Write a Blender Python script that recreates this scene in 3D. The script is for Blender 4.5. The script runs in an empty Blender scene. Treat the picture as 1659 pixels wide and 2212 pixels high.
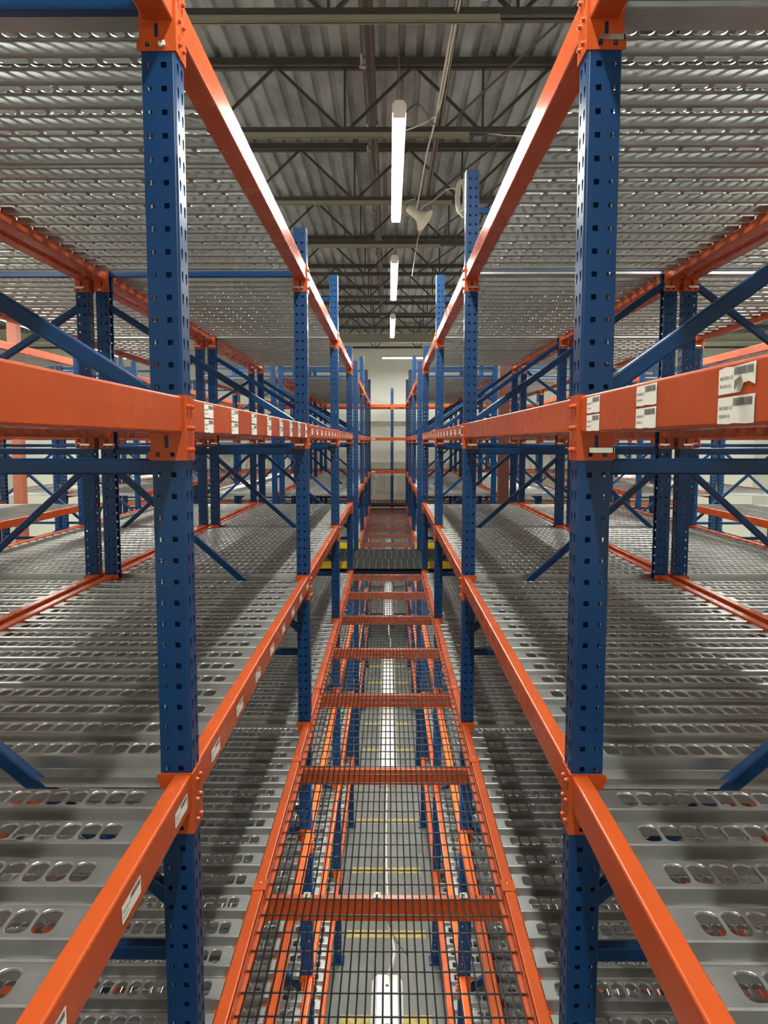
import bpy, math, random
import numpy as np
random.seed(7)
PI = math.pi
C = bpy.context.scene.collection
H = 5.26                      # eye height above the ground floor
YP = [-0.97, 1.80, 4.57, 7.34, 10.11, 12.0, 14.77, 17.54, 20.31]   # front faces of the upright frames
BAYS = {0: (0, 1), 1: (1, 2), 2: (2, 3), 3: (3, 4), 5: (5, 6), 6: (6, 7), 7: (7, 8)}
XIN = {-1: -0.477, 1: 0.441}  # aisle faces of the posts
DEP = 1.231                   # frame depth
LV = {'L3': 1.012, 'L2': 0.103, 'L1': -0.805, 'L0': -1.712, 'B1': -2.40, 'B2': -3.36, 'B3': -4.27}
PW = 0.0762

# ------------------------------------------------------------------ materials
def mat(name, col, rough=0.5, metal=0.0, spec=0.5, coat=0.0, var=0.0, vscale=8.0, bump=0.0, bscale=60.0,
        rvar=0.0, stretch=(1, 1, 1), col2=None, emit=None):
    m = bpy.data.materials.new(name); m.use_nodes = True
    nt = m.node_tree; b = nt.nodes['Principled BSDF']
    b.inputs['Base Color'].default_value = (*col, 1); b.inputs['Roughness'].default_value = rough
    b.inputs['Metallic'].default_value = metal; b.inputs['Specular IOR Level'].default_value = spec
    b.inputs['Coat Weight'].default_value = coat; b.inputs['Coat Roughness'].default_value = 0.12
    if emit:
        b.inputs['Emission Color'].default_value = (*emit[0], 1); b.inputs['Emission Strength'].default_value = emit[1]
    if var or bump or rvar or col2:
        tc = nt.nodes.new('ShaderNodeTexCoord'); mp = nt.nodes.new('ShaderNodeMapping')
        mp.inputs['Scale'].default_value = stretch
        nt.links.new(tc.outputs['Object'], mp.inputs['Vector'])
        oi = nt.nodes.new('ShaderNodeObjectInfo'); add = nt.nodes.new('ShaderNodeVectorMath'); add.operation = 'ADD'
        sc_ = nt.nodes.new('ShaderNodeVectorMath'); sc_.operation = 'SCALE'; sc_.inputs['Scale'].default_value = 1.0
        nt.links.new(oi.outputs['Location'], sc_.inputs[0])
        nt.links.new(mp.outputs[0], add.inputs[0]); nt.links.new(sc_.outputs[0], add.inputs[1])
        nz = nt.nodes.new('ShaderNodeTexNoise'); nz.inputs['Scale'].default_value = vscale
        nz.inputs['Detail'].default_value = 5; nz.inputs['Roughness'].default_value = 0.6
        nt.links.new(add.outputs[0], nz.inputs['Vector'])
        if var or col2:
            rp = nt.nodes.new('ShaderNodeValToRGB')
            rp.color_ramp.elements[0].position = 0.3; rp.color_ramp.elements[1].position = 0.7
            rp.color_ramp.elements[0].color = (*[c * (1 - var) for c in col], 1)
            rp.color_ramp.elements[1].color = (*(col2 if col2 else [min(1, c * (1 + var)) for c in col]), 1)
            nt.links.new(nz.outputs['Fac'], rp.inputs[0]); nt.links.new(rp.outputs[0], b.inputs['Base Color'])
        if rvar:
            mr = nt.nodes.new('ShaderNodeMapRange'); mr.inputs[3].default_value = rough - rvar; mr.inputs[4].default_value = rough + rvar
            nt.links.new(nz.outputs['Fac'], mr.inputs[0]); nt.links.new(mr.outputs[0], b.inputs['Roughness'])
        if bump:
            n2 = nt.nodes.new('ShaderNodeTexNoise'); n2.inputs['Scale'].default_value = bscale; n2.inputs['Detail'].default_value = 2
            nt.links.new(add.outputs[0], n2.inputs['Vector'])
            bp = nt.nodes.new('ShaderNodeBump'); bp.inputs['Strength'].default_value = bump; bp.inputs['Distance'].default_value = 0.002
            nt.links.new(n2.outputs['Fac'], bp.inputs['Height']); nt.links.new(bp.outputs[0], b.inputs['Normal'])
    return m

M = {
    'blue': mat('blue_enamel', (0.0014, 0.033, 0.114), 0.30, spec=0.34, var=0.12, vscale=3),
    'orange': mat('orange_enamel', (0.46, 0.071, 0.013), 0.27, spec=0.30, var=0.07, vscale=4, rvar=0.05),
    'galv': mat('galvanised_steel', (0.425, 0.43, 0.415), 0.33, metal=0.92, var=0.09, vscale=14, rvar=0.03),
    'galv2': mat('roof_deck_steel', (0.38, 0.42, 0.40), 0.42, metal=0.60, var=0.42, vscale=3.5, rvar=0.08, stretch=(1, 0.35, 1), bump=0.05, bscale=40),
    'zinc': mat('zinc_plated_steel', (0.72, 0.72, 0.70), 0.25, metal=1.0),
    'black': mat('black_mesh_wire', (0.010, 0.009, 0.008), 0.35, spec=0.4),
    'plank': mat('black_grating', (0.010, 0.010, 0.009), 0.75, spec=0.08),
    'yellow': mat('yellow_paint', (0.75, 0.52, 0.01), 0.45, var=0.08),
    'stripe': mat('worn_yellow_floor_paint', (0.36, 0.27, 0.06), 0.6, var=0.4, vscale=20),
    'concrete': mat('concrete_floor', (0.11, 0.110, 0.094), 0.5, var=0.22, vscale=1.3, bump=0.05),
    'joist': mat('dark_joist_paint', (0.052, 0.048, 0.038), 0.5, var=0.15),
    'pipe': mat('sprinkler_pipe', (0.05, 0.032, 0.022), 0.3, var=0.2),
    'strut': mat('strut_channel', (0.34, 0.32, 0.25), 0.45, metal=0.4),
    'wall': mat('painted_wall', (0.88, 0.88, 0.78), 0.7, var=0.04, vscale=1.0),
    'rust': mat('red_primer_steel', (0.09, 0.024, 0.012), 0.5, var=0.15),
    'salmon': mat('orange_primer_steel', (0.50, 0.15, 0.08), 0.5, var=0.1),
    'paper': mat('sticker_paper', (0.80, 0.79, 0.72), 0.55, var=0.04, vscale=60),
    'ink': mat('sticker_ink', (0.09, 0.09, 0.095), 0.6),
    'cable': mat('pale_cable', (0.62, 0.60, 0.52), 0.5),
    'dcable': mat('dark_cable', (0.03, 0.03, 0.03), 0.5),
    'white': mat('white_fixture_enamel', (0.80, 0.80, 0.78), 0.35),
    'acrylic': mat('cream_reflector', (0.78, 0.76, 0.62), 0.3, coat=0.3),
    'tube': mat('lamp_tube', (1, 1, 1), 0.5, emit=((0.98, 1.0, 0.88), 14.0)),
    'tube2': mat('lamp_tube_lower', (1, 1, 1), 0.5, emit=((0.98, 1.0, 0.92), 14.0)),
}

for k_ in ('tube', 'tube2'): M[k_].cycles.emission_sampling = 'NONE'
# ------------------------------------------------------------------ geometry collector
class G:
    def __init__(s): s.v = []; s.f = []; s.m = []; s.mats = []
    def mi(s, k):
        if k not in s.mats: s.mats.append(k)
        return s.mats.index(k)
    def face(s, idx, k): s.f.append(tuple(idx)); s.m.append(s.mi(k))
    def add(s, pts): i = len(s.v); s.v.extend([tuple(p) for p in pts]); return list(range(i, i + len(pts)))
    def quad(s, a, b, c, d, k): s.face(s.add([a, b, c, d]), k)
    def box(s, x0, x1, y0, y1, z0, z1, k):
        i = s.add([(x0, y0, z0), (x1, y0, z0), (x1, y1, z0), (x0, y1, z0), (x0, y0, z1), (x1, y0, z1), (x1, y1, z1), (x0, y1, z1)])
        for q in ((0, 3, 2, 1), (4, 5, 6, 7), (0, 1, 5, 4), (1, 2, 6, 5), (2, 3, 7, 6), (3, 0, 4, 7)): s.face([i[j] for j in q], k)
    def ext(s, prof, a, b, k, axis='y', caps=True):
        """extrude a closed 2-D profile between a and b along an axis"""
        def p3(u, w, t): return (u, t, w) if axis == 'y' else ((t, u, w) if axis == 'x' else (u, w, t))
        n = len(prof); i = s.add([p3(u, w, a) for u, w in prof]); j = s.add([p3(u, w, b) for u, w in prof])
        for q in range(n): r = (q + 1) % n; s.face((i[q], i[r], j[r], j[q]), k)
        if caps: s.face(i[::-1], k); s.face(j, k)
    def tube(s, pts, r, k, n=8, caps=True):
        rings = []
        for q, p in enumerate(pts):
            p = np.array(p, float)
            a = np.array(pts[max(q - 1, 0)], float); b = np.array(pts[min(q + 1, len(pts) - 1)], float)
            d = b - a; d /= (np.linalg.norm(d) + 1e-9)
            up = np.array((0, 0, 1.0)) if abs(d[2]) < 0.9 else np.array((1.0, 0, 0))
            u = np.cross(d, up); u /= np.linalg.norm(u); w = np.cross(u, d)
            rr = r[q] if isinstance(r, (list, tuple)) else r
            rings.append(s.add([p + rr * (math.cos(2 * PI * t / n) * u + math.sin(2 * PI * t / n) * w) for t in range(n)]))
        for a, b in zip(rings, rings[1:]):
            for t in range(n): s.face((a[t], a[(t + 1) % n], b[(t + 1) % n], b[t]), k)
        if caps: s.face(rings[0][::-1], k); s.face(rings[-1], k)
    def cell(s, rect, hole, mp, k, rings=()):
        """plate cell rect=(u0,u1,v0,v1) with a hole polygon; mp(u,v,d) -> 3-D; rings = [(inset, depth)]"""
        u0, u1, v0, v1 = rect; n = len(hole)
        cu = sum(p[0] for p in hole) / n; cv = sum(p[1] for p in hole) / n
        out = []
        for (u, v) in hole:
            du, dv = u - cu, v - cv; ts = []
            if du > 1e-9: ts.append((u1 - cu) / du)
            if du < -1e-9: ts.append((u0 - cu) / du)
            if dv > 1e-9: ts.append((v1 - cv) / dv)
            if dv < -1e-9: ts.append((v0 - cv) / dv)
            t = min(ts); out.append([cu + du * t, cv + dv * t])
        for co in ((u0, v0), (u1, v0), (u1, v1), (u0, v1)):
            a = math.atan2(co[1] - cv, co[0] - cu)
            def dist(p):
                d = abs(math.atan2(p[1] - cv, p[0] - cu) - a); return min(d, 2 * PI - d)
            i = min(range(n), key=lambda q: dist(out[q])); out[i] = list(co)
        o = s.add([mp(u, v, 0) for u, v in out]); prev = s.add([mp(u, v, 0) for u, v in hole])
        for q in range(n): r = (q + 1) % n; s.face((o[q], o[r], prev[r], prev[q]), k)
        for ins, dep in rings:
            cur = s.add([mp(u - ins * (1 if u > cu else -1), v - ins * (1 if v > cv else -1), dep) for u, v in hole])
            for q in range(n): r = (q + 1) % n; s.face((prev[q], prev[r], cur[r], cur[q]), k)
            prev = cur
    def merge(s, V, o, mir=False):
        pass
    def build(s, name, mirror=False):
        V = np.array(s.v, dtype=np.float32)
        if mirror: V[:, 0] *= -1
        me = bpy.data.meshes.new(name)
        tot = np.array([len(f) for f in s.f], dtype=np.int32)
        loops = np.fromiter((i for f in s.f for i in (reversed(f) if mirror else f)), dtype=np.int32, count=int(tot.sum()))
        st = np.zeros(len(tot), dtype=np.int32); st[1:] = np.cumsum(tot)[:-1]
        return finish(me, V, loops, st, tot, np.array(s.m, dtype=np.int32), s.mats)

def finish(me, V, loops, st, tot, mi, mats):
    me.vertices.add(len(V)); me.vertices.foreach_set('co', V.ravel())
    me.loops.add(len(loops)); me.loops.foreach_set('vertex_index', loops)
    me.polygons.add(len(tot)); me.polygons.foreach_set('loop_start', st)
    try: me.polygons.foreach_set('loop_total', tot)
    except Exception: pass
    for k in mats: me.materials.append(M[k])
    me.polygons.foreach_set('material_index', mi)
    me.update(calc_edges=True)
    me.shade_flat()
    return me

class Big:
    """many copies of template meshes merged into one object"""
    def __init__(s): s.parts = []; s.mats = []
    def put(s, g, loc, mirror=False, rot=False):
        if not hasattr(g, '_np'):
            tot = np.array([len(f) for f in g.f], dtype=np.int32)
            g._np = (np.array(g.v, dtype=np.float32), np.fromiter((i for f in g.f for i in f), dtype=np.int32), tot, np.array(g.m, dtype=np.int32))
        V, L, T, mi = g._np
        V = V.copy()
        if mirror: V[:, 0] *= -1
        if rot: V = np.stack([-V[:, 1], V[:, 0], V[:, 2]], 1)
        V += np.array(loc, dtype=np.float32)
        for k in g.mats:
            if k not in s.mats: s.mats.append(k)
        remap = np.array([s.mats.index(k) for k in g.mats], dtype=np.int32)
        s.parts.append((V, L, T, remap[mi]))
    def build(s, name):
        off = 0; Vs = []; Ls = []; Ts = []; Ms = []
        for V, L, T, mi in s.parts: Vs.append(V); Ls.append(L + off); Ts.append(T); Ms.append(mi); off += len(V)
        T = np.concatenate(Ts); st = np.zeros(len(T), dtype=np.int32); st[1:] = np.cumsum(T)[:-1]
        return finish(bpy.data.meshes.new(name), np.concatenate(Vs), np.concatenate(Ls).astype(np.int32), st, T, np.concatenate(Ms), s.mats)

def tag(o, label=None, cat=None, group=None, kind=None):
    if label: o['label'] = label
    if cat: o['category'] = cat
    if group: o['group'] = group
    if kind: o['kind'] = kind
    return o
def ob(name, me, parent=None, loc=(0, 0, 0), rz=0):
    o = bpy.data.objects.new(name, me); C.objects.link(o)
    if parent: o.parent = parent
    o.location = loc; o.rotation_euler = (0, 0, rz); return o
def thing(name, label, cat, loc, group=None, rz=0):
    o = ob(name, None, None, loc, rz); o.empty_display_size = 0.1
    return tag(o, label, cat, group, 'thing')
_cache = {}
def cached(key, fn, mirror=False):
    k = (key, mirror)
    if k not in _cache: _cache[k] = fn().build(str(key if isinstance(key, str) else key[0]), mirror)
    return _cache[k]

def rrect(cu, cv, hu, hv, r, n=4):
    pts = []
    for sx, sy, a0 in ((1, 1, 0), (-1, 1, PI / 2), (-1, -1, PI), (1, -1, 1.5 * PI)):
        for i in range(n):
            a = a0 + PI / 2 * i / (n - 1)
            pts.append((cu + sx * (hu - r) + r * math.cos(a), cv + sy * (hv - r) + r * math.sin(a)))
    return pts
def circ(cu, cv, r, n=12): return [(cu + r * math.cos(2 * PI * i / n + 0.01), cv + r * math.sin(2 * PI * i / n + 0.01)) for i in range(n)]
def keyhole(cu, cv):
    # wide round top, narrowing to the bottom
    pts = []
    for i in range(8):
        a = -0.2 + (PI + 0.4) * i / 7
        pts.append((cu + 0.0072 * math.cos(a), cv + 0.0055 + 0.0072 * math.sin(a)))
    pts += [(cu - 0.0048, cv - 0.008), (cu - 0.0025, cv - 0.0130), (cu + 0.0025, cv - 0.0130), (cu + 0.0048, cv - 0.008)]
    return pts

# ------------------------------------------------------------------ upright frame pieces (local: x = outward from the aisle face, z = 0 at ground)
def post_g(height):
    g = G(); r = 0.006; w = PW; p = 0.0508; k = 'blue'
    nt_ = int((height - 0.03) / p); z0 = 0.5 * p; z1 = z0 + nt_ * p
    if z1 > height: nt_ -= 1; z1 -= p
    fr = lambda u, v, d: (u, d, v)
    rr = lambda u, v, d: (u, w - d, v)
    sd = lambda u, v, d: (d, u, v)
    for t in range(nt_):
        a = z0 + t * p; b = a + p; c = (a + b) / 2
        for mp in (fr, rr):
            g.cell((r, 0.043, a, b), rrect(0.026, c, 0.0062, 0.0062, 0.0008, 2), mp, k, ((0, 0.002),))
            g.cell((0.043, w - 0.003, a, b), circ(0.0595, c, 0.0062, 10), mp, k, ((0, 0.002),))
        g.cell((r, w / 2, a, b), keyhole(0.0215, c), sd, k, ((0, 0.002),))
        g.cell((w / 2, w - r, a, b), keyhole(w - 0.0215, c), sd, k, ((0, 0.002),))
    for (a, b) in ((0, z0), (z1, height)):
        g.quad((r, 0, a), (w - .003, 0, a), (w - .003, 0, b), (r, 0, b), k); g.quad((r, w, a), (w - .003, w, a), (w - .003, w, b), (r, w, b), k)
        g.quad((0, r, a), (0, w - r, a), (0, w - r, b), (0, r, b), k)
    for cy, s0 in ((r, 1), (w - r, -1)):          # rolled corners beside the keyhole face
        prev = None
        for i in range(5):
            a = PI / 2 * i / 4
            q = (r - r * math.cos(a), cy - s0 * r * math.sin(a))
            if prev: g.quad((prev[0], prev[1], 0), (q[0], q[1], 0), (q[0], q[1], height), (prev[0], prev[1], height), k)
            prev = q
    for y, s0 in ((0, 1), (w, -1)):               # rolled lips at the open side
        pts = [(w - .003, y), (w - .0008, y + s0 * .0008), (w, y + s0 * .003), (w, y + s0 * 0.017), (w - 0.008, y + s0 * 0.017)]
        for A, B in zip(pts, pts[1:]): g.quad((A[0], A[1], 0), (B[0], B[1], 0), (B[0], B[1], height), (A[0], A[1], height), k)
    return g
def foot_g():
    g = G(); g.box(-0.03, 0.11, -0.03, 0.11, 0, 0.01, 'blue')
    for x in (-.015, .095):
        g.tube([(x, -.015, .01), (x, -.015, .022)], .009, 'zinc', 6)
    return g
def bar_g(x0, z0, x1, z1, h=0.038, d=0.034, lip=True):
    """C-channel brace between two points in the frame plane"""
    g = G(); L = math.hypot(x1 - x0, z1 - z0); ux, uz = (x1 - x0) / L, (z1 - z0) / L; nx, nz = -uz, ux
    yc = PW / 2; prof = []
    hh, dd, r = h / 2, d / 2, 0.005
    for (sy, sn, a0) in ((1, 1, 0), (-1, 1, PI / 2), (-1, -1, PI), (1, -1, 1.5 * PI)):
        for i in range(3):
            a = a0 + PI / 4 * i; prof.append((yc + sy * (dd - r) + r * math.cos(a), sn * (hh - r) + r * math.sin(a)))
    def P(t, q): return (x0 + ux * t + nx * q[1], q[0], z0 + uz * t + nz * q[1])
    i = g.add([P(0, q) for q in prof]); j = g.add([P(L, q) for q in prof]); n = len(prof)
    for q in range(n): s = (q + 1) % n; g.face((i[q], i[s], j[s], j[q]), 'blue')
    g.face(i, 'blue'); g.face(j, 'blue'); return g

HZ = [0.972, -0.06, -1.28, -2.42, -3.60, -4.85]
def frame(sd, outward, y, top, label, group, rear_first=False, rz=0, loc=None, extra=(), hz0=0.995):
    """outward: +1 if the frame's aisle face has x growing away from it (world), loc = its aisle-face corner"""
    f = thing('upright_frame', label, 'rack frame', loc, group, rz)
    mir = outward < 0; hgt = top + H
    a = ob('upright_post', cached(('upright_post', round(hgt, 3)), lambda: post_g(hgt), mir), f)
    b = ob('upright_post', cached(('upright_post', round(hgt, 3)), lambda: post_g(hgt), not mir), f, (outward * DEP, 0, 0))
    ob('foot_plate', cached('foot_plate', foot_g, mir), f); ob('foot_plate', cached('foot_plate', foot_g, not mir), f, (outward * DEP, 0, 0))
    x0, x1 = 0.06, DEP - 0.06
    for z in [hz0] + HZ[1:] + list(extra):
        ob('cross_brace', cached(('cross_brace', z), lambda: bar_g(x0, z + H, x1, z + H), mir), f)
    up = (0.08, 0.80) if sd < 0 else (0.10, 0.93)
    ds = [(x0 - .02, up[0], x1 + .02, up[1]), (x0 - .02, -1.165, x1 + .02, -0.14), (x0 - .02, -2.32, x1 + .02, -1.38), (x0 - .02, -3.50, x1 + .02, -2.52), (x0 - .02, -4.75, x1 + .02, -3.70)]
    for d in ds:
        ob('diagonal_brace', cached(('diagonal_brace',) + d, lambda: bar_g(d[0], d[1] + H, d[2], d[3] + H), mir), f)
    return f

# ------------------------------------------------------------------ beam (local: x outward from the post's aisle face, y from the near post front face, z = 0 at beam top)
BH = 0.084
def arc(cx, cz, r, a0, a1, n=4): return [(cx + r * math.cos(a0 + (a1 - a0) * i / (n - 1)), cz + r * math.sin(a0 + (a1 - a0) * i / (n - 1))) for i in range(n)]
def tube_g(y0, y1):
    g = G(); r = 0.005; a, b, c = 0.002, 0.043, 0.068
    prof = arc(a + r, -BH + r, r, PI, 1.5 * PI) + arc(c - r, -BH + r, r, 1.5 * PI, 2 * PI) + arc(c - r, -0.041 - r, r, 0, PI / 2) + [(b, -0.041)] + arc(b - r, -r, r, 0, PI / 2) + arc(a + r, -r, r, PI / 2, PI)
    g.ext(prof, y0, y1, 'orange'); return g
def conn_g(near):
    """end connector on the far face (near=True: on the camera-facing face of the far post at y=0), L-shaped"""
    g = G(); k = 'orange'; zt, zb = 0.004, -0.148; t = 0.004
    s = -1 if near else 1
    yf = 0.0 if near else PW
    # front flange with a slot and two square holes
    mp = lambda u, v, d: (u, yf + s * (t - d), v)
    mpb = lambda u, v, d: (u, yf + s * d, v)
    xa, xb = -t, PW + 0.002
    g.quad((xa, yf + s * t, zt), (xb, yf + s * t, zt), (xb, yf + s * t, -0.084), (xa, yf + s * t, -0.084), k)
    g.quad((xa, yf + s * t, -0.084), (0.030, yf + s * t, -0.084), (0.030, yf + s * t, -0.122), (xa, yf + s * t, -0.122), k)
    g.quad((0.050, yf + s * t, -0.084), (xb, yf + s * t, -0.084), (xb, yf + s * t, -0.122), (0.050, yf + s * t, -0.122), k)
    g.cell((0.030, 0.050, -0.122, -0.084), rrect(0.040, -0.104, 0.0045, 0.0155, 0.004, 3), mp, k, ((0, t),))
    g.cell((xa, 0.043, zb, -0.122), rrect(0.027, -0.1345, 0.005, 0.005, 0.0008, 2), mp, k, ((0, t),))
    g.cell((0.043, xb, zb, -0.122), rrect(0.0605, -0.1345, 0.005, 0.005, 0.0008, 2), mp, k, ((0, t),))
    g.quad((xb, yf, zt), (xb, yf + s * t, zt), (xb, yf + s * t, zb), (xb, yf, zb), k)
    g.quad((xa, yf, zt), (xb, yf, zt), (xb, yf + s * t, zt), (xa, yf + s * t, zt), k)
    g.quad((xa, yf, zb), (xb, yf, zb), (xb, yf + s * t, zb), (xa, yf + s * t, zb), k)
    # notched outer edge
    g.box(xb - .001, xb + 0.006, min(yf, yf + s * t), max(yf, yf + s * t), -0.02, zt - .003, k)
    g.box(xb - .001, xb + 0.006, min(yf, yf + s * t), max(yf, yf + s * t), zb + .002, zb + .02, k)
    # side flange on the aisle face
    ya, yb = (yf + s * t, yf - s * 0.036)
    lo, hi = min(ya, yb), max(ya, yb)
    q = rrect(0, 0, 1, 1, 0.1, 2)
    sm = lambda u, v, d: (-t + d, u, v)
    yc = (yf - s * 0.022)
    zs = [zt, -0.027, -0.052, -0.098, -0.124, zb]
    for i in range(5):
        v1, v0 = zs[i], zs[i + 1]
        if i in (1, 3): g.cell((lo, hi, v0, v1), rrect(yc, (v0 + v1) / 2, 0.0032, 0.009, 0.003, 3), sm, k, ((0, t),))
        else: g.quad((-t, lo, v0), (-t, hi, v0), (-t, hi, v1), (-t, lo, v1), k)
    g.quad((-t, yb, zb), (0, yb, zb), (0, yb, zt), (-t, yb, zt), k)
    g.quad((-t, lo, zt), (-t, hi, zt), (0.002, hi, zt), (0.002, lo, zt), k); g.quad((-t, lo, zb), (-t, hi, zb), (0.002, hi, zb), (0.002, lo, zb), k)
    for z in (-0.0215, -0.0723, -0.1231):
        g.tube([(-t + .001, yc, z), (-t - 0.003, yc, z), (-t - 0.0065, yc, z), (-t - .0085, yc, z)], [0.0058, 0.0058, 0.0048, 0.002], k, 8)
    return g
def bar_clip_g():
    g = G(); g.box(0.022, 0.080, -0.009, -0.0045, -0.1295, -0.118, 'zinc'); g.box(0.022, 0.030, -0.0125, -0.0085, -0.1295, -0.118, 'zinc')
    g.box(0.077, 0.081, -0.009, 0.02, -0.1295, -0.118, 'zinc'); return g
def bolt_g():
    g = G(); g.tube([(0.027, -0.0042, -0.1345), (0.027, -0.009, -0.1345), (0.027, -0.012, -0.1345), (0.027, -0.0135, -0.1345)], [0.0088, 0.0088, 0.0065, 0.002], 'zinc', 14); return g

FONT = {'R': ['1110', '1001', '1110', '1010', '1001'], 'A': ['0110', '1001', '1111', '1001', '1001'], 'C': ['0111', '1000', '1000', '1000', '0111'],
        '1': ['0100', '1100', '0100', '0100', '1110'], '0': ['0110', '1001', '1001', '1001', '0110'], 'B': ['1110', '1001', '1110', '1001', '1110'],
        '-': ['0000', '0000', '1110', '0000', '0000'], 'D': ['1110', '1001', '1001', '1001', '1110'], '2': ['1110', '0001', '0110', '1000', '1111']}
def sticker_g(w=0.104, h=0.036, torn=False, seed=1):
    """flat sticker on the aisle face; u = reading direction, drawn for the right-hand beams (reading towards -y)"""
    g = G(); rnd = random.Random(seed)
    x = 0.0
    P = lambda u, v, e: (x - e, -u, v)
    if torn: out = [(-w/2, -h/2), (w * .12, -h/2 + .001), (w * .2, -h/2 + .012), (w * .34, -h/2 + .013), (w/2, -h/2 + .008), (w/2, h/2), (w*.2, h/2 - .001), (-w*.1, h/2 - .002), (-w*.3, h/2 - .0005), (-w/2, h/2 - .003)]
    else: out = [(-w/2, -h/2 + .001), (-w*.2, -h/2), (-w*.05, -h/2 + .0012), (w*.3, -h/2), (w/2, -h/2 + .0005), (w/2, h/2), (-w/2, h/2 - .001)]
    g.face(g.add([P(u, v, 0.0006) for u, v in out]), 'paper')
    g.face(g.add([P(u, v, 0.0) for u, v in out]), 'paper')
    u = -w * 0.02 if not torn else -w * .08
    u = w * -0.06
    while u < w * 0.44:
        b = rnd.choice([0.0005, 0.0008, 0.0013]); g.quad(P(u, h * .14, .0009), P(u + b, h * .14, .0009), P(u + b, h * .42, .0009), P(u, h * .42, .0009), 'ink'); u += b + rnd.choice([.0005, .0008])
    def text(st, u0, v0, px):
        for ch in st:
            for r_, row in enumerate(FONT[ch]):
                c0 = 0
                while c0 < len(row):
                    if row[c0] == '1':
                        c1 = c0
                        while c1 < len(row) and row[c1] == '1': c1 += 1
                        g.quad(P(u0 + c0 * px, v0 - (r_ + 1) * px * 1.25, .0009), P(u0 + c1 * px, v0 - (r_ + 1) * px * 1.25, .0009), P(u0 + c1 * px, v0 - r_ * px * 1.25, .0009), P(u0 + c0 * px, v0 - r_ * px * 1.25, .0009), 'ink'); c0 = c1
                    else: c0 += 1
            u0 += px * 4.9
    text('RAC10B01-C2', -w * .45, h * .15, 0.00072)
    text('RAC10B01-D2', -w * .45, -h * .15, 0.00060)
    if torn:   # the loose corner curling off
        a = [(w*.02, h*.02, .001), (w*.14, h*.12, .001), (w*.2, -h*.1, .012), (w*.16, -h*.48, .010), (w*.0, -h*.40, .005)]
        g.face(g.add([P(*q) for q in a]), 'strut')
    return g

ORD = ['zeroth', 'first', 'second', 'third', 'fourth', 'fifth', 'sixth', 'seventh', 'eighth', 'ninth', 'tenth', 'eleventh']
SIDE = {-1: 'left', 1: 'right'}
LVN = {'L3': 'overhead shelf', 'L2': 'eye-level shelf', 'L1': 'waist-level shelf', 'L0': 'walkway-level shelf',
       'B1': 'first shelf under the walkway', 'B2': 'second shelf under the walkway', 'B3': 'lowest shelf near the floor'}
BN = {0: 'bay beside the viewer', 1: 'second bay', 2: 'third bay', 3: 'fourth bay', 5: 'fifth bay', 6: 'sixth bay', 7: 'last bay'}
RACK = {1: (0.0, 1), 2: (1.27, -1), 3: (3.42, 1), 4: (4.69, -1)}   # offset of the near face; +1: its aisle face is the near one

def beam_root(sd, rack, pos, lv, bay, stickers=None, clips=True):
    """pos: 'near' beam line (closer to the centre aisle) or 'far' beam line of that rack"""
    off = RACK[rack][0]
    i, j = BAYS[bay]; L = YP[j] - YP[i]
    if pos == 'near': x = XIN[sd] + sd * off; mir = sd < 0
    else: x = XIN[sd] + sd * (off + DEP); mir = sd > 0
    pn = {(1, 'near'): 'on the aisle edge', (1, 'far'): 'on the back edge', (2, 'near'): 'of the second rack, front edge', (2, 'far'): 'of the second rack, outer edge', (3, 'near'): 'of the third rack, front edge'}[(rack, pos)]
    lab = f"orange beam {pn}, {SIDE[sd]} side, {LVN[lv]}, {BN[bay]}"
    b = thing('rack_beam', lab, 'beam', (x, YP[i], H + LV[lv]), 'orange shelf beams')
    ob('beam_tube', cached(('beam_tube', round(L, 3)), lambda: tube_g(PW + .004, L - .004), mir), b)
    ob('end_connector', cached('end_connector_a', lambda: conn_g(False), mir), b)
    e = ob('end_connector', cached('end_connector_b', lambda: conn_g(True), mir), b, (0, L, 0))
    if clips:
        if (sd, lv, bay) == (-1, 'L3', 0) or (lv, bay, sd) == ('L3', 1, -1) and pos == 'far': ob('bolt', cached('bolt', bolt_g, mir), e, (0, 0, 0))
        elif (lv in ('L3', 'L2') and not (sd, lv, bay) == (-1, 'L2', 0)): ob('safety_clip', cached('safety_clip', bar_clip_g, mir), e)
    if stickers:
        me2 = cached('barcode_sticker', sticker_g, False)
        for (y, z, torn) in stickers:
            key = 'torn_sticker' if torn else 'barcode_sticker'
            me = cached(key, (lambda: sticker_g(torn=True)) if torn else sticker_g, False)
            s = ob('barcode_sticker', me, b, (0.0015 if sd > 0 else -0.0015, y, z), 0 if sd > 0 else PI)
            if torn: s['label'] = 'torn and peeling barcode sticker'
    return b

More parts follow.
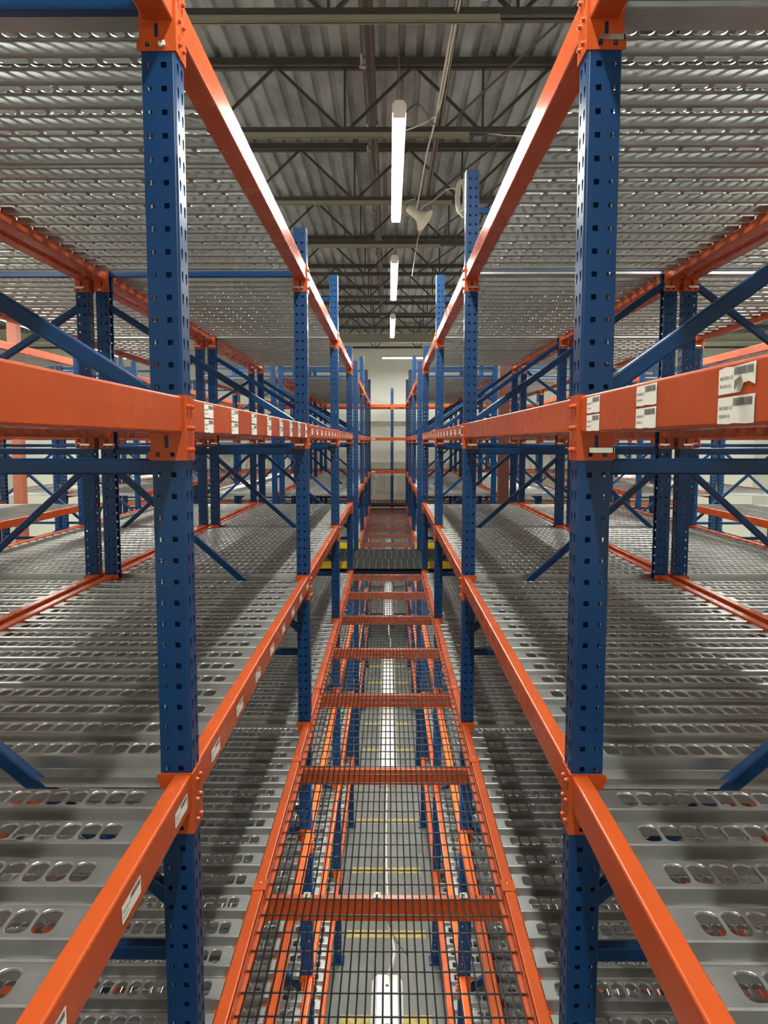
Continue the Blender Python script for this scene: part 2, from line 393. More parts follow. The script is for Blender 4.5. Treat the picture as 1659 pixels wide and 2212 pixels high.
# ------------------------------------------------------------------ perforated deck
ROW = 0.1515; R0 = 0.18
def deck_g(k0, n, lead, lod=0, loc_origin=True):
    """rows k0..k0+n-1; local x 0..width, y from the bay's near post face, z=0 at beam top"""
    g = G(); k = 'galv'; x0, x1 = 0.046, DEP - 0.046; zt, zb = -0.008, -0.044
    nh = 24; pitch = 0.0445; m = (x1 - x0 - nh * pitch) / 2
    prof = []
    c0 = R0 + k0 * ROW
    if lead: prof += [(0.026, zt - .012), (0.024, zb), (0.030, zb - .002), (0.034, zb)]
    else: prof += [(c0 - ROW / 2 + .003, zb - .006), (c0 - ROW / 2 + .004, zb)]
    for q in range(n):
        c = c0 + q * ROW
        prof += ([] if q else [(c - .054, zb)]) + [(c - .051, zb + .003), (c - .0465, zt - .003), (c - .0435, zt), (c + .0435, zt, 'R'), (c + .0465, zt - .003), (c + .051, zb + .003), (c + .054, zb)]
        if q < n - 1: prof[-1] = (c + .054, zb); prof.append((c + ROW - .054, zb, 'V'))
    ce = c0 + (n - 1) * ROW
    prof += [(ce + ROW / 2 - .004, zb), (ce + ROW / 2 - .003, zb - .006)]
    for a, b in zip(prof, prof[1:]):
        if len(b) == 3 and b[2] == 'V':
            ya, yb = a[0], b[0]; yc = (ya + yb) / 2 + .003; nv = 12; vp = 2 * pitch
            g.quad((x0, ya, zb), (x0 + m, ya, zb), (x0 + m, yb, zb), (x0, yb, zb), k); g.quad((x1 - m, ya, zb), (x1, ya, zb), (x1, yb, zb), (x1 - m, yb, zb), k)
            for h in range(nv):
                xa = x0 + m + h * vp; mpv = lambda u, v, d: (u, v, zb - d)
                if lod == 0: g.cell((xa, xa + vp, ya, yb), rrect(xa + pitch, yc, 0.0385, 0.0115, 0.009, 4), mpv, k, ((0.0010, 0.0010), (0.0016, 0.0035)))
                else: g.cell((xa, xa + vp, ya, yb), rrect(xa + pitch, yc, 0.037, 0.0105, 0.008, 2), mpv, k)
        elif len(b) == 3:
            ya, yb = a[0], b[0]; yc = (ya + yb) / 2
            g.quad((x0, ya, zt), (x0 + m, ya, zt), (x0 + m, yb, zt), (x0, yb, zt), k)
            g.quad((x1 - m, ya, zt), (x1, ya, zt), (x1, yb, zt), (x1 - m, yb, zt), k)
            for h in range(nh):
                xa = x0 + m + h * pitch; xc = xa + pitch / 2
                mp = lambda u, v, d: (u, v, zt + d)
                if lod == 0:
                    g.cell((xa, xa + pitch, ya, yb), rrect(xc, yc, 0.0194, 0.0345, 0.0145, 5), mp, k, ((0.0010, -0.0010), (0.0018, -0.0045)))
                else:
                    g.cell((xa, xa + pitch, ya, yb), rrect(xc, yc, 0.0185, 0.0335, 0.011, 2), mp, k)
        else:
            g.quad((x0, a[0], a[1]), (x1, a[0], a[1]), (x1, b[0], b[1]), (x0, b[0], b[1]), k)
    return g
PANELS = [('nearest', 0, 6, True), ('middle', 6, 6, False), ('farthest', 12, 5, False)]
DG = {}
def deck_tpl(p, lod):
    if (p, lod) not in DG: DG[(p, lod)] = deck_g(PANELS[p][1], PANELS[p][2], PANELS[p][3], lod)
    return DG[(p, lod)]
def deck_panel(sd, rack, lv, bay, p, k=''):
    off = RACK[rack][0]; i = BAYS[bay][0]
    rk = '' if rack == 1 else 'second rack, '
    lab = f"slotted steel panel, {rk}{SIDE[sd]}, {LVN[lv]}, {BN[bay]}, {PANELS[p][0]}"
    o = ob('deck_panel', cached(('deck_panel', p), lambda: deck_tpl(p, 0), sd < 0), None, (XIN[sd] + sd * off, YP[i] + (.06 if bay == 0 else 0), H + LV[lv]))
    return tag(o, lab, 'shelf panel', 'galvanised perforated deck panels', 'thing')

# ------------------------------------------------------------------ build racks
TOP = {-1: [0, 1.225, 1.225, 1.54, 1.228, 1.228, 1.60, 1.60, 1.60], 1: [0, 1.54, 1.545, 1.54, 1.228, 1.228, 1.60, 1.60, 1.60]}
for sd in (-1, 1):
    for rack in (1, 2, 3, 4):
        off, fac = RACK[rack]
        for n in range(1, 9):
            nm = {1: 'beside the centre aisle', 2: 'of the second rack', 3: 'of the third rack', 4: 'of the fourth rack'}[rack]
            lab = f"blue perforated upright frame {nm}, {SIDE[sd]} side, {ORD[n]} from the viewer"
            top = TOP[sd][n] if rack == 1 else (1.225 if n < 6 else 1.6)
            if fac > 0: x = XIN[sd] + sd * off; out = sd
            else: x = XIN[sd] + sd * (off + DEP); out = -sd
            ex = [] if top < 1.3 else [1.325]
            if n == 5: ex = [1.12]
            frame(sd, out, YP[n], top, lab, 'blue upright rack frames', loc=(x, YP[n], 0), extra=ex, hz0={(-1, 1): .983, (-1, 2): .972}.get((sd, n), 1.0 if n < 5 else .99) if rack < 3 else 1.0)

STK = [0.26 + 0.345 * k for k in range(8)]
def stickers_for(sd, lv, bay):
    two = [(y, z, False) for y in STK for z in (-0.024, -0.063)]
    one = [(y, -0.045, False) for y in STK]
    if (sd, lv, bay) == (1, 'L2', 0):
        t = []
        for y, z, _ in two: t.append((y - 0.02, z, z > -.03 and abs(y - STK[5]) < .01))
        return t
    if (sd, lv, bay) == (-1, 'L2', 1): return two
    if (lv, bay) in (('L2', 2), ('L2', 3)): return one
    if sd < 0 and lv == 'L1' and bay in (0, 1): return one
    if sd > 0 and lv == 'L3' and bay == 2: return one
    return None
bigbeam = Big(); _bt = {}
def big_beam(x, mir, y, L, z, rot=False):
    key = round(L, 3)
    if key not in _bt: _bt[key] = tube_g(PW + .004, L - .004)
    bigbeam.put(_bt[key], (x, y, z), mir, rot)
    if 'c' not in _bt: _bt['c'] = conn_g(True); _bt['d'] = conn_g(False)
    bigbeam.put(_bt['d'], (x, y, z), mir, rot)
    bigbeam.put(_bt['c'], (x, y + L, z) if not rot else (x - L, y, z), mir, rot)
bigdeck = Big()
for sd in (-1, 1):
    for bay, (i, j) in BAYS.items():
        L = YP[j] - YP[i]
        for lv in LV:
            z = H + LV[lv]
            for rack in (1, 2, 3, 4):
                off = RACK[rack][0]
                low = lv[0] == 'B'
                for pos in ('near', 'far'):
                    ind = (rack == 1 and not low) or (rack == 1 and low and pos == 'near' and bay > 0) or (rack == 2 and lv in ('L1', 'L2', 'L3')) or (rack == 3 and pos == 'near' and lv in ('L1', 'L3') and bay > 0)
                    if ind: beam_root(sd, rack, pos, lv, bay, stickers_for(sd, lv, bay) if rack == 1 and pos == 'near' else None)
                    elif not (rack > 2 and low) and not (rack > 1 and lv in ('B2', 'B3')):
                        if pos == 'near': big_beam(XIN[sd] + sd * off, sd < 0, YP[i], L, z)
                        else: big_beam(XIN[sd] + sd * (off + DEP), sd > 0, YP[i], L, z)
                ind = (rack == 1 and lv in ('L1', 'L3', 'L0')) or (rack == 1 and low and bay in (1, 2, 3)) or (rack == 2 and lv in ('L1', 'L3') and not (bay == 7))
                for p in range(3):
                    if ind: deck_panel(sd, rack, lv, bay, p)
                    elif not (rack > 2 and low) and not (rack > 1 and lv == 'L2'):
                        bigdeck.put(deck_tpl(p, 1), (XIN[sd] + sd * off, YP[i], z), sd < 0)

# far cross rack against the wall: beams run across the aisle
YC = 21.4
XC = [0.127 + 2.77 * k for k in (-3, -2, -1, 0, 1, 2, 3)]
for n, x in enumerate(XC):
    lab = f"blue upright frame of the rack along the end wall, {ORD[n + 1]} from the left"
    f = frame(-1, 1, 0, 1.22 if n != 3 else 1.45, lab, 'blue end-wall frames', loc=(x, YC, 0), rz=PI / 2)
for n in range(6):
    for lv in ('L3', 'L2', 'L1', 'L0', 'B1', 'B2', 'B3'):
        if lv[0] == 'L' and n in (2, 3, 1, 4):
            b = thing('rack_beam', f"orange beam across the end-wall rack, {LVN[lv]}, {ORD[n + 1]} bay from the left", 'beam', (XC[n + 1], YC, H + LV[lv]), 'orange shelf beams', PI / 2)
            ob('beam_tube', cached(('beam_tube', 2.77), lambda: tube_g(PW + .004, 2.77 - .004)), b)
            ob('end_connector', cached('end_connector_a', lambda: conn_g(False)), b); ob('end_connector', cached('end_connector_b', lambda: conn_g(True)), b, (0, 2.77, 0))
            if lv in ('L1', 'L2') and n in (2, 3):
                for yy in (0.55, 1.9):
                    ob('barcode_sticker', cached('barcode_sticker', sticker_g), b, (0.0015, yy, -.04))
        else: big_beam(XC[n + 1], False, YC, 2.77, H + LV[lv], True)
        big_beam(XC[n + 1], True, YC + DEP, 2.77, H + LV[lv], True)
        for p in range(3): bigdeck.put(deck_tpl(p, 1), (XC[n + 1], YC, H + LV[lv]), False, True)
o = ob('rack_beam', bigbeam.build('distant_beams')); tag(o, 'orange beams of the farther and hidden rack rows', 'beam', 'orange shelf beams', 'stuff')
o = ob('deck_panel', bigdeck.build('distant_decks')); tag(o, 'galvanised deck panels of the farther and hidden shelves', 'shelf panel', 'galvanised perforated deck panels', 'stuff')

# ------------------------------------------------------------------ walkway
ZW = -1.757                                   # top of the wire mesh
XL, XR = XIN[-1], XIN[1]
def xbeam_g():
    g = G(); r = .004; prof = arc(r, -.088 + r, r, PI, 1.5 * PI) + arc(.036 - r, -.088 + r, r, 1.5 * PI, 2 * PI) + arc(.036 - r, -r, r, 0, PI / 2) + arc(r, -r, r, PI / 2, PI)
    g.ext(prof, XL + .004, XR - .004, 'orange', 'x'); return g
def bracket_g(sd):
    g = G(); x = XIN[sd]
    a, b = sorted((x - sd * .006, x + sd * .046))
    z = -1.712 + 1.765
    g.box(a, b, -.03, .045, z + .0005, z + .0045, 'orange')
    c, d = sorted((x - sd * .006, x - sd * .002)); g.box(c, d, -.03, .045, -.09, z + .0005, 'orange')
    return g
def screw_g(sd):
    g = G(); x = XIN[sd] + sd * .020; z = -1.712 + 1.765 + .0045
    g.tube([(x, .02, z - .001), (x, .02, z + .002), (x, .02, z + .0035)], [.005, .005, .002], 'zinc', 10); return g
def clip_g():
    g = G()
    for x in (-.014, .008): g.box(x, x + .006, -.014, .022, -.004, .010, 'strut')
    g.box(-.014, .014, -.014, .022, .008, .011, 'strut'); g.tube([(0, .004, .013), (0, .004, .02)], .005, 'zinc', 8); return g
def ledge_g(sd, L):
    g = G(); x = XIN[sd]; a, b = sorted((x, x - sd * .022)); g.box(a, b, 0, L, -.012, -.008, 'orange')
    a, b = sorted((x - sd * .0, x - sd * .003)); g.box(a, b, 0, L, -.008, .036, 'orange'); return g
def mesh_g(y0, L):
    g = G(); xa, xb = XL + .006, XR - .006; n = 33; r = .0029
    for i in range(n):
        x = xa + (xb - xa) * (i + .5) / n
        pts = []; ny = max(2, int(round(L / .1016)))
        for q in range(2 * ny + 1):
            t = q / (2 * ny); pts.append((x, y0 + L * t, .0022 * math.cos(PI * (q + 2 * i))))
        g.tube(pts, r, 'black', 5)
    yy = 2.215 - 0.1016 * 60
    while yy < y0: yy += .1016
    while yy < y0 + L:
        pts = [(xa + (xb - xa) * (q / (2 * n)), yy, -.0028 if True else 0) for q in (0, 2 * n)]
        g.tube([(xa - .004, yy, -.0036), (xb + .004, yy, -.0042)], .0032, 'black', 6); yy += .1016
    return g
XB = [-0.77, 0.43, 1.63, 2.83, 4.02, 5.24, 6.44, 7.68, 8.92, 10.12]
XB2 = [12.22, 13.4, 14.6, 15.8, 17.0, 18.2, 19.3, 20.4]
wn = 0
for lst in (XB, XB2):
    for q, y in enumerate(lst):
        wn += 1
        far = 'near the viewer' if lst is XB else 'beyond the black crossing'
        b = thing('walkway_crossbeam', f"orange crossbeam under the wire mesh walkway {far}, {ORD[q + 1]} in line", 'beam', (0, y, H - 1.766), 'walkway crossbeams')
        ob('crossbeam_channel', cached('crossbeam_channel', xbeam_g), b)
        for sd in (-1, 1):
            k = ob('end_bracket', cached(('end_bracket', sd), lambda: bracket_g(sd)), b); ob('screw', cached(('screw', sd), lambda: screw_g(sd)), k)
        if lst is XB and q in (2, 3):
            for x in (XL + .16, -.045, XR - .15): ob('mesh_clip', cached('mesh_clip', clip_g), b, (x, .01, 0))
    for q, (a, b_) in enumerate(zip(lst, lst[1:])):
        far = 'near the viewer' if lst is XB else 'beyond the black crossing'
        o = thing('mesh_walkway', f"black wire mesh walkway panel between orange rails {far}, {ORD[q + 1]} panel", 'walkway', (0, 0, H + ZW), 'wire mesh walkway panels')
        o.location = (0, a, H + ZW)
        off = a
        g = mesh_g(a + .002, b_ - a - .004); V = np.array(g.v); V[:, 1] -= a; g.v = [tuple(t) for t in V]
        ob('wire_grid', g.build('wire_grid'), o)
        for sd in (-1, 1): ob('edge_ledge', cached(('edge_ledge', sd, round(b_ - a, 3)), lambda: ledge_g(sd, b_ - a)), o)

# black crossing with yellow toe boards
def grate_g(w, d):
    g = G(); n = int(w / .088)
    for i in range(n): g.box(i * .088, i * .088 + .083, 0, d - .012, -.03, 0, 'plank')
    g.box(0, w, 0, .02, -.035, -.006, 'plank'); g.box(0, w, d / 2, d / 2 + .02, -.035, -.006, 'plank'); g.box(0, w, d - .03, d - .012, -.035, -.004, 'plank')
    for i in range(n): g.box(i * .088 + .0845, i * .088 + .0862, .03, d - .03, -.006, -.002, 'strut')
    return g
gn = 0
for r_, (y, d) in enumerate(((10.21, .96), (11.17, .93), (20.46, .86))):
    for q in range(-3, 3):
        x = q * 1.144 + (.04 if r_ == 1 else 0)
        o = ob('floor_grating', cached(('floor_grating', d), lambda: grate_g(1.144, d)), None, (x, y, H - 1.70))
        pos = ['front row', 'second row', 'row at the end of the walkway'][r_]
        tag(o, f"black slotted grating, {pos}, {ORD[q + 4]} from the left", 'grating', 'black crossing gratings', 'thing')
for sd in (-1, 1):
    for nm, y in (('near', 10.195), ('far', 12.125)):
        g = G(); a, b = sorted((XIN[sd] + sd * (-.02 if nm == 'far' else .0), XIN[sd] + sd * 2.4)); g.box(a, b, 0, .004, 0, .10, 'yellow'); g.box(a, b, 0, .03, 0, .004, 'yellow')
        yy = y if nm == 'near' else y
        o = ob('toe_board', g.build('toe_board'), None, (0, yy, H - 1.70))
        tag(o, f"yellow toe board on the {nm} edge of the black crossing, {SIDE[sd]} side", 'toe board', None, 'thing')
for nm, y in (('front', 10.23), ('rear', 12.06)):
    g = G(); g.box(-3.4, 3.4, 0, .05, -.11, -.036, 'blue'); o = ob('crossing_joist', g.build('crossing_joist'), None, (0, y, H - 1.70))
    tag(o, f"blue steel joist under the {nm} edge of the black crossing", 'joist', None, 'thing')

# ------------------------------------------------------------------ strip lights
def fix_g(w=.09, L=2.44):
    g = G(); prof = [(-w / 2, 0), (w / 2, 0), (w / 2, .03), (w / 2 - .02, .055), (-w / 2 + .02, .055), (-w / 2, .03)]
    g.ext(prof, 0, L, 'white', 'y'); return g
def tubes_g(mk, w=.09, L=2.44):
    g = G()
    for (a, b) in ((.06, L / 2 - .005), (L / 2 + .005, L - .03)):
        for x in (-.022, .022): g.tube([(x, a, -.013), (x, b, -.013)], .013, mk, 8)
    return g
def sock_g(L=2.44):
    g = G()
    for y in (.045, L / 2 - .008, L - .028):
        g.box(-.04, .04, y, y + .014, -.03, 0, 'white')
    return g
LAMPS = {}
def strip_light(x, y, z, label, lower=False, hang=True, grp='ceiling strip lights', w=.09):
    t = thing('strip_light', label, 'light', (x, y, H + z), grp)
    hs = ob('light_housing', cached(('light_housing', w), lambda: fix_g(w)), t)
    ob('lamp_tube', cached(('lamp_tube', lower), lambda: tubes_g('tube2' if lower else 'tube')), t)
    ob('lamp_socket', cached('lamp_socket', sock_g), t)
    if lower not in LAMPS:
        d = bpy.data.lights.new('lamp_lens', 'AREA'); d.shape = 'RECTANGLE'; d.size = .075; d.size_y = 2.34
        d.energy = 40 if lower else 66; d.color = (0.97, 1.0, 0.96) if lower else (0.98, 1.0, 0.93); LAMPS[lower] = d
    ob('lamp_lens', LAMPS[lower], t, (0, 1.23, -.0275))
    if hang:
        def hg():
            g = G()
            for yy in (.35, 2.1):
                g.tube([(0, yy, .05), (0, yy, 2.62 - z if z < 2.6 else .2)], .0018, 'strut', 4)
            return g
        ob('hanger_wire', cached(('hanger_wire', z), hg), t)
    return t
YS = [-3.15, 0.92, 5.06, 9.1, 13.2, 17.1]
AN = {0.065: 'centre aisle', -3.2: 'left outer aisle', 3.05: 'right outer aisle', 6.42: 'far right aisle', -6.6: 'far left aisle', 9.75: 'right wall side, added for fill', -9.9: 'left wall side, added for fill'}  # the outermost row on each side is added to brighten the background
for x in AN:
    for n, y in enumerate(YS):
        if n == 5 and x == .065: continue
        nm = ['behind the viewer', 'right over the viewer', 'nearest in view', 'second in view', 'third in view', 'fourth in view'][n]
        strip_light(x, y, 2.08, f"lit white strip light over the {AN[x]}, {nm}")
t = strip_light(0, 0, 2.02, 'lit strip light mounted crosswise above the end of the aisle'); t.location = (1.28, 20.6, H + 2.19); t.rotation_euler = (0, 0, PI / 2); t.scale = (1, 0.6, 1)
for n, y in enumerate((0.12, 4.18, 8.15, 12.6, 16.6)):
    t = strip_light(-0.005, y, -1.93, f"white strip light under the mesh walkway, {ORD[n + 1]} from the viewer", True, False, 'lights under the walkway', .109)
    def hd():
        g = G()
        for yy in (2.38, 2.2, .3): g.box(-.005, .005, yy, yy + .01, .0552, .0556, 'dcable')
        for xx in (-.038, .026): g.box(xx, xx + .012, 2.30, 2.36, .0440, .0446, 'strut')
        g.box(-.0545, -.0545 + .0006, 2.1, 2.11, .012, .02, 'dcable'); return g
    ob('knockout_hole', cached('knockout_hole', hd), t)
for x in (-3.43, 3.4):
    for n, y in enumerate((0.12, 4.18, 8.15)):
        strip_light(x, y, -1.93, f"strip light below the {'left' if x < 0 else 'right'} outer aisle, {ORD[n + 1]} from the viewer", True, False, 'lights under the walkway', .109)

# ------------------------------------------------------------------ cables and odd fittings
def cable(name, label, pts, r, k, cat='cable'):
    g = G(); P = []
    for a in range(len(pts) - 1):      # Catmull-Rom
        p0 = pts[max(a - 1, 0)]; p1 = pts[a]; p2 = pts[a + 1]; p3 = pts[min(a + 2, len(pts) - 1)]
        for q in range(8):
            t = q / 8
            P.append(tuple(0.5 * ((2 * p1[i]) + (-p0[i] + p2[i]) * t + (2 * p0[i] - 5 * p1[i] + 4 * p2[i] - p3[i]) * t * t + (-p0[i] + 3 * p1[i] - 3 * p2[i] + p3[i]) * t ** 3) for i in range(3)))
    P.append(pts[-1]); g.tube([(p[0], p[1], p[2] + H) for p in P], r, k, 6)
    return tag(ob(name, g.build(name)), label, cat, None, 'thing')
cable('power_cable', 'armoured pale power cable hanging under the mesh between two walkway lights', [(.0, 2.54, -1.86), (.02, 2.62, -1.83), (-.0, 2.86, -1.865), (-.012, 3.3, -1.80), (-.01, 4.1, -1.86)], .006, 'cable')
cable('power_cable', 'dark thin cable running below the wire mesh walkway', [(-.018, 2.86, -1.85), (-.022, 3.3, -1.79), (-.02, 4.0, -1.85)], .003, 'dcable')
cable('loose_wire', 'short loose black wire end under the mesh beside the cable', [(.0, 2.80, -1.84), (.03, 2.72, -1.86), (.07, 2.64, -1.86)], .0018, 'dcable')
cable('power_cable', 'armoured cable under the mesh behind the second walkway light', [(.0, 6.52, -1.86), (.015, 6.9, -1.83), (.0, 7.4, -1.85), (.0, 8.06, -1.86)], .006, 'cable')
cable('ceiling_cable', 'pale cable tied along the ceiling channel, left strand', [(.43, 3.6, 2.66), (.40, 5.2, 2.62), (.36, 6.4, 2.52), (.33, 7.0, 2.50), (.29, 8.6, 2.45)], .007, 'cable')
cable('ceiling_cable', 'pale cable tied along the ceiling channel, right strand', [(.45, 3.6, 2.67), (.415, 5.2, 2.60), (.39, 6.2, 2.57), (.30, 5.9, 2.35), (.12, 5.6, 2.16)], .006, 'cable')
cable('ceiling_cable', 'dark cable looping from the first strip light to the channel', [(.11, 5.2, 2.12), (.2, 5.4, 2.25), (.32, 5.9, 2.33), (.38, 6.3, 2.48)], .005, 'dcable')
cable('ceiling_cable', 'pale cable strung sideways from the channel towards the right rack', [(.38, 6.78, 2.58), (.6, 6.8, 2.64), (1.0, 6.85, 2.60), (2.2, 6.9, 2.58)], .006, 'cable')
cable('ceiling_cable', 'blue grey cable strung across the roof at the upper right', [(.55, 4.95, 2.66), (.9, 4.95, 2.70), (2.0, 4.95, 2.69), (3.2, 4.95, 2.70)], .005, 'zinc')
cable('ceiling_cable', 'thin cable running under the far joists to the right', [(-2, 15.2, 2.35), (-.5, 15.2, 2.42), (.3, 15.3, 2.30), (.7, 15.2, 2.33)], .006, 'dcable')
# coil of cable hooked by the tall right post
g = G()
for q in range(4):
    rr = .14 + .008 * q; pts = [(0.012 * q + .035 * math.cos(a), .01 * q, rr * math.sin(a)) for a in [2 * PI * i / 24 for i in range(25)]]
    g.tube(pts, .005, 'cable', 6)
o = ob('cable_coil', g.build('cable_coil'), None, (.615, 6.95, H + 2.12)); tag(o, 'coil of pale cable hanging beside the top of the tall right post', 'cable', None, 'thing')
cable('ceiling_cable', 'thin pale wire from the coil to the reflector lamp', [(.62, 6.95, 2.18), (.55, 7.3, 2.30), (.45, 7.8, 2.36), (.33, 8.6, 2.5)], .004, 'cable')

# bell reflector lamp
t = thing('reflector_lamp', 'old cream bell reflector lamp hanging tilted from the ceiling channel', 'light', (.20, 7.95, H + 2.31))
def lathe(profile, k, ax0, ax1, n=28):
    g = G(); ax0 = np.array(ax0, float); d = np.array(ax1, float) - ax0; d /= np.linalg.norm(d)
    u = np.cross(d, (0, 1, 0)); u /= np.linalg.norm(u); w = np.cross(d, u); rings = []
    for (tt, r) in profile: rings.append(g.add([ax0 + d * tt + r * (math.cos(2 * PI * q / n) * u + math.sin(2 * PI * q / n) * w) for q in range(n)]))
    for a, b in zip(rings, rings[1:]):
        for q in range(n): g.face((a[q], a[(q + 1) % n], b[(q + 1) % n], b[q]), k)
    return g
A0, A1 = (0, 0, 0), (.17, -.03, -.13)
ob('reflector_bell', lathe([(.075, .040), (.10, .044), (.13, .055), (.16, .078), (.19, .108), (.205, .120), (.207, .117), (.19, .104), (.16, .074)], 'acrylic', A0, A1).build('reflector_bell'), t)
ob('lamp_neck', lathe([(-.02, .0), (-.02, .030), (.0, .040), (.075, .044), (.08, .040)], 'acrylic', A0, A1, 20).build('lamp_neck'), t)
g = G(); g.tube([(-.01, -.01, -.07), (-.06, -.01, -.03), (-.065, 0, .02), (-.03, 0, .07), (.02, 0, .09), (.06, .0, .095)], .004, 'cable', 6); g.tube([(.06, 0, .095), (.065, 0, .16)], .004, 'zinc', 6)
ob('hanging_yoke', g.build('hanging_yoke'), t)
cable('lamp_wire', 'pale wire dropping from the tip of the reflector lamp', [(.33, 7.93, 2.12), (.31, 8.0, 2.08), (.30, 8.3, 2.10), (.29, 8.9, 2.05), (.28, 9.6, 2.0)], .004, 'cable')

# ------------------------------------------------------------------ roof
ZT = 3.20
RX = 11.0; RY0, RY1 = -6.0, 23.35
g = G(); p = .1525; x = -RX; pr = []
while x < RX:
    pr += [(x, 0), (x + .088, 0), (x + .104, .038), (x + .140, .038)]; x += p
for a, b in zip(pr, pr[1:]):
    g.quad((a[0], RY0, a[1]), (b[0], RY0, b[1]), (b[0], RY1, b[1]), (a[0], RY1, a[1]), 'galv2')
tag(ob('ceiling', g.build('ceiling'), None, (0, 0, H + ZT + .002)), 'ribbed galvanised steel roof deck', None, None, 'structure')
def chord_g(h, w):
    g = G(); g.box(-RX + .1, RX - .1, -w, -.012, 0, h, 'joist'); g.box(-RX + .1, RX - .1, .012, w, 0, h, 'joist')
    return g
def web_g(x0, z0, x1, z1, r=.011):
    g = G(); L = math.hypot(x1 - x0, z1 - z0); u = ((x1 - x0) / L, (z1 - z0) / L); n = (-u[1], u[0])
    c = [(x0 + n[0] * r, z0 + n[1] * r), (x1 + n[0] * r, z1 + n[1] * r), (x1 - n[0] * r, z1 - n[1] * r), (x0 - n[0] * r, z0 - n[1] * r)]
    g.ext(c, -.011, .011, 'joist', 'y'); return g
JY = [3.1, 5.03, 6.83, 8.69, 10.55, 12.45, 14.4, 16.3, 18.2, 20.1, 22.0]
zb, zt = 2.60, ZT - .055
for n, y in enumerate(JY):
    j = thing('bar_joist', f"dark open-web roof joist, {['behind the frame top', 'first in view', 'second in view', 'third in view', 'fourth in view', 'fifth in view', 'sixth in view', 'seventh in view', 'eighth in view', 'ninth in view', 'last before the end wall'][n]}", 'roof joist', (0, y, H), 'open-web roof joists')
    ob('bottom_chord', cached('bottom_chord', lambda: chord_g(.045, .05)), j, (0, 0, zb))
    ob('top_chord', cached('top_chord', lambda: chord_g(.055, .06)), j, (0, 0, zt))
    sh = 0.0 if n % 2 else 0.0
    lim = 4 if n < 6 else 6
    for q in range(-4, 4):
        xb = -.375 + q * 1.17 + sh
        for (a, b) in ((-.585, 'l'), (0, 'v'), (.585, 'r')):
            me = cached(('web_' + b,), lambda: web_g(0, .02, a, zt - zb + .02, .009 if b == 'v' else .012))
            ob('web_member', me, j, (xb + (.03 if b == 'r' else -.03 if b == 'l' else 0), 0, zb + .02))
def strut_g(x0, x1):
    g = G(); g.box(x0, x1, -.022, -.018, -.04, 0, 'strut'); g.box(x0, x1, .018, .022, -.04, 0, 'strut'); g.box(x0, x1, -.022, .022, -.003, 0, 'strut')
    g.box(x0, x1, -.022, -.010, -.04, -.037, 'strut'); g.box(x0, x1, .010, .022, -.04, -.037, 'strut'); return g
for n, y in enumerate((4.99, 6.79, 8.65, 10.51)):
    o = ob('strut_channel', cached('strut_cross', lambda: strut_g(-1.9, .68)), None, (0, y, H + zb - .001))
    tag(o, f"grey strut channel clamped below the {ORD[n + 1]} joist in view, crossing the aisle", 'strut', 'crosswise strut channels', 'thing')
g = strut_g(3.0, 9.6); o = ob('strut_channel', g.build('strut_long'), None, (.40, 0, H + zb + .085), PI / 2); o.location = (.42, 0.0, H + zb + .085)
tag(o, 'long grey strut channel running away over the aisle beside the cables', 'strut', None, 'thing')
g = G(); g.tube([(-.16, 2.0, 0), (-.155, 10, 0), (-.15, 20.5, 0)], .050, 'pipe', 16)
pt = thing('sprinkler_pipe', 'dark brown sprinkler main running along the roof above the aisle', 'pipe', (0, 0, H + 2.93)); ob('pipe_run', g.build('pipe_run'), pt)
for y in (5.6, 7.4, 9.5, 12.0):
    g = G(); g.tube([(-.157 + .054 * math.cos(a), y, .054 * math.sin(a)) for a in [2 * PI * i / 20 for i in range(21)]], .005, 'zinc', 6); g.tube([(-.157, y, .05), (-.157, y, .26)], .005, 'zinc', 6)
    ob('pipe_hanger', g.build('pipe_hanger'), pt)
    g = G(); g.tube([(-.20, y + .5, -.03), (-.20, y + .5, -.10), (-.20, y + .5, -.12)], [.02, .018, .028], 'zinc', 10); ob('sprinkler_head', g.build('sprinkler_head'), pt)
g = G(); g.box(-RX, RX, -.09, .09, 2.35, 2.37, 'strut'); g.box(-RX, RX, -.008, .008, 2.37, 2.53, 'strut'); g.box(-RX, RX, -.09, .09, 2.53, 2.55, 'strut')
o = ob('roof_girder', g.build('roof_girder'), None, (0, 18.75, H)); tag(o, 'grey steel roof girder crossing above the far end of the aisle', 'girder', None, 'thing')
g = G(); g.box(1.76, 1.88, RY0, 9.5, 2.72, 2.86, 'joist'); g.box(1.94, 2.06, RY0, 9.5, 2.72, 2.86, 'joist'); g.box(1.76, 2.06, RY0, 9.5, 2.86, 2.87, 'joist')
o = ob('roof_girder', g.build('roof_girder_long'), None, (0, 0, H)); tag(o, 'dark double channel roof beam above the right rack at the upper right', 'girder', None, 'thing')
for nm, (x, y, w, k, lab) in {'a': (1.68, 11.35, .075, 'rust', 'dark red steel building column standing in the crossing, right side'), 'b': (-5.45, 11.35, .07, 'salmon', 'salmon painted steel building column in the crossing, far left')}.items():
    g = G(); g.box(-w, w, -w, w, .02, ZT + H, k); g.box(-.15, .15, -.15, .15, 0, .02, k)
    o = ob('building_column', g.build('building_column'), None, (x, y, 0)); tag(o, lab, 'column', None, 'thing')
# flat diagonal bridging straps between joists (seen at the right of the first bays)
for n, (y0, y1) in enumerate(((4.97, 6.83), (6.83, 8.69), (8.69, 10.55), (10.55, 12.45))):
    g = G(); a = np.array((1.7, y0, zt)); b = np.array((.47, y1, zb + .05)); g.tube([a, b], .013, 'joist', 4)
    o = ob('roof_brace', g.build('roof_brace'), None, (0, 0, H)); tag(o, f"thin dark diagonal roof brace right of the lights, {ORD[n + 1]} from the viewer", 'brace', 'diagonal roof braces', 'thing')

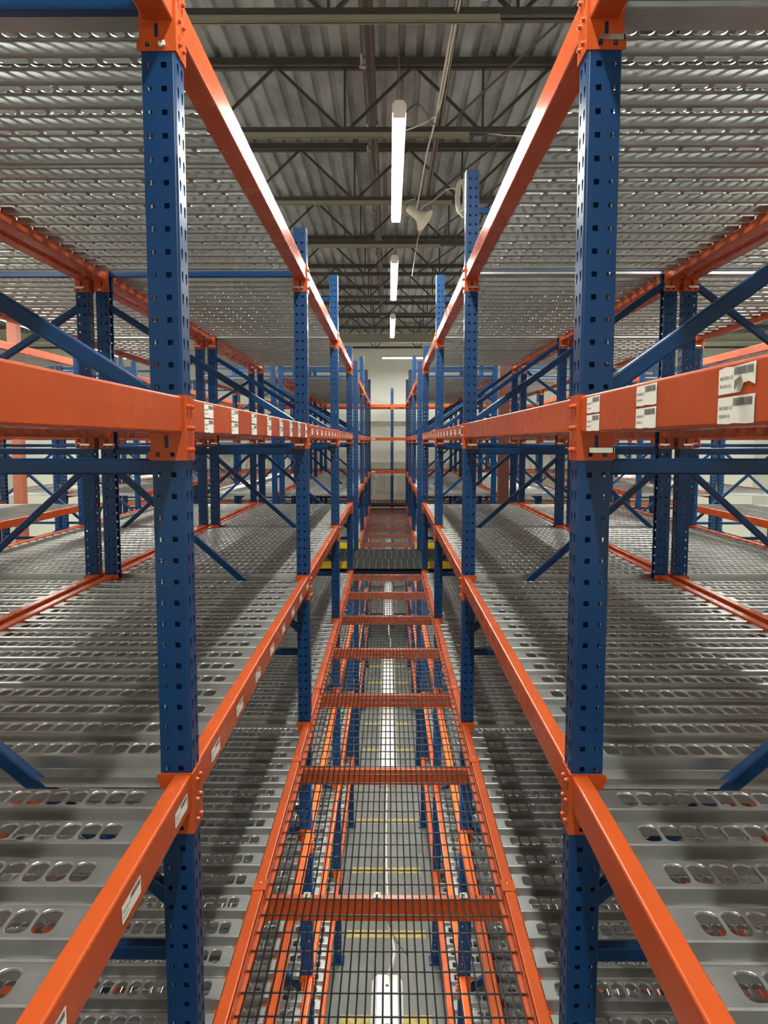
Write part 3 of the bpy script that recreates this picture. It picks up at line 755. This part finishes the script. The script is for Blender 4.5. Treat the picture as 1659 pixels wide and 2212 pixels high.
# ------------------------------------------------------------------ room shell
def slab(name, g, label=None): return tag(ob(name, g.build(name)), label, None, None, 'structure')
g = G(); g.box(-RX, RX, RY0, RY1, -.1, 0, 'concrete'); slab('floor', g)
g = G(); g.box(-RX, RX, RY1, RY1 + .2, 0, H + ZT + .05, 'wall'); slab('wall_back', g)
g = G(); g.box(-RX, RX, RY0 - .2, RY0, 0, H + ZT + .05, 'wall'); slab('wall_front', g)
g = G(); g.box(-RX - .2, -RX, RY0, RY1, 0, H + ZT + .05, 'wall'); slab('wall_left', g)
g = G(); g.box(RX, RX + .2, RY0, RY1, 0, H + ZT + .05, 'wall'); slab('wall_right', g)
for n in range(14):
    y = 2.87 + 1.235 * n
    g = G(); rnd = random.Random(n); w = .43
    g.box(-w, w - .02, -.065, .065, 0, .0012, 'stripe')
    o = ob('floor_line', g.build('floor_line'), None, (-.015, y, 0.0002)); tag(o, f"worn yellow stripe painted across the concrete floor below the walkway, {['first','second','third','fourth','fifth','sixth','seventh','eighth','ninth','tenth','eleventh','twelfth','thirteenth','fourteenth'][n]} from the viewer", 'floor marking', 'yellow floor stripes', 'thing')

# ------------------------------------------------------------------ camera, world, view
cd = bpy.data.cameras.new('camera'); cam = bpy.data.objects.new('camera', cd); C.objects.link(cam)
cd.sensor_fit = 'VERTICAL'; cd.sensor_height = 24; cd.lens = 1665 / 2212 * 24; cd.clip_start = .02; cd.clip_end = 100
cam.location = (0, 0, H); cam.rotation_euler = (PI / 2 - math.atan(153 / 1665), 0, math.atan(10.5 / 1665))
sc = bpy.context.scene; sc.camera = cam
w = bpy.data.worlds.new('World'); sc.world = w; w.use_nodes = True
w.node_tree.nodes['Background'].inputs[0].default_value = (.8, .82, .85, 1); w.node_tree.nodes['Background'].inputs[1].default_value = 0.02
sc.view_settings.view_transform = 'Standard'; sc.view_settings.look = 'None'; sc.view_settings.gamma = 1
sc.view_settings.use_curve_mapping = False; sc.view_settings.exposure = 0.74
sc.cycles.max_bounces = 8; sc.cycles.diffuse_bounces = 5; sc.cycles.glossy_bounces = 5; sc.cycles.adaptive_threshold = 0.02
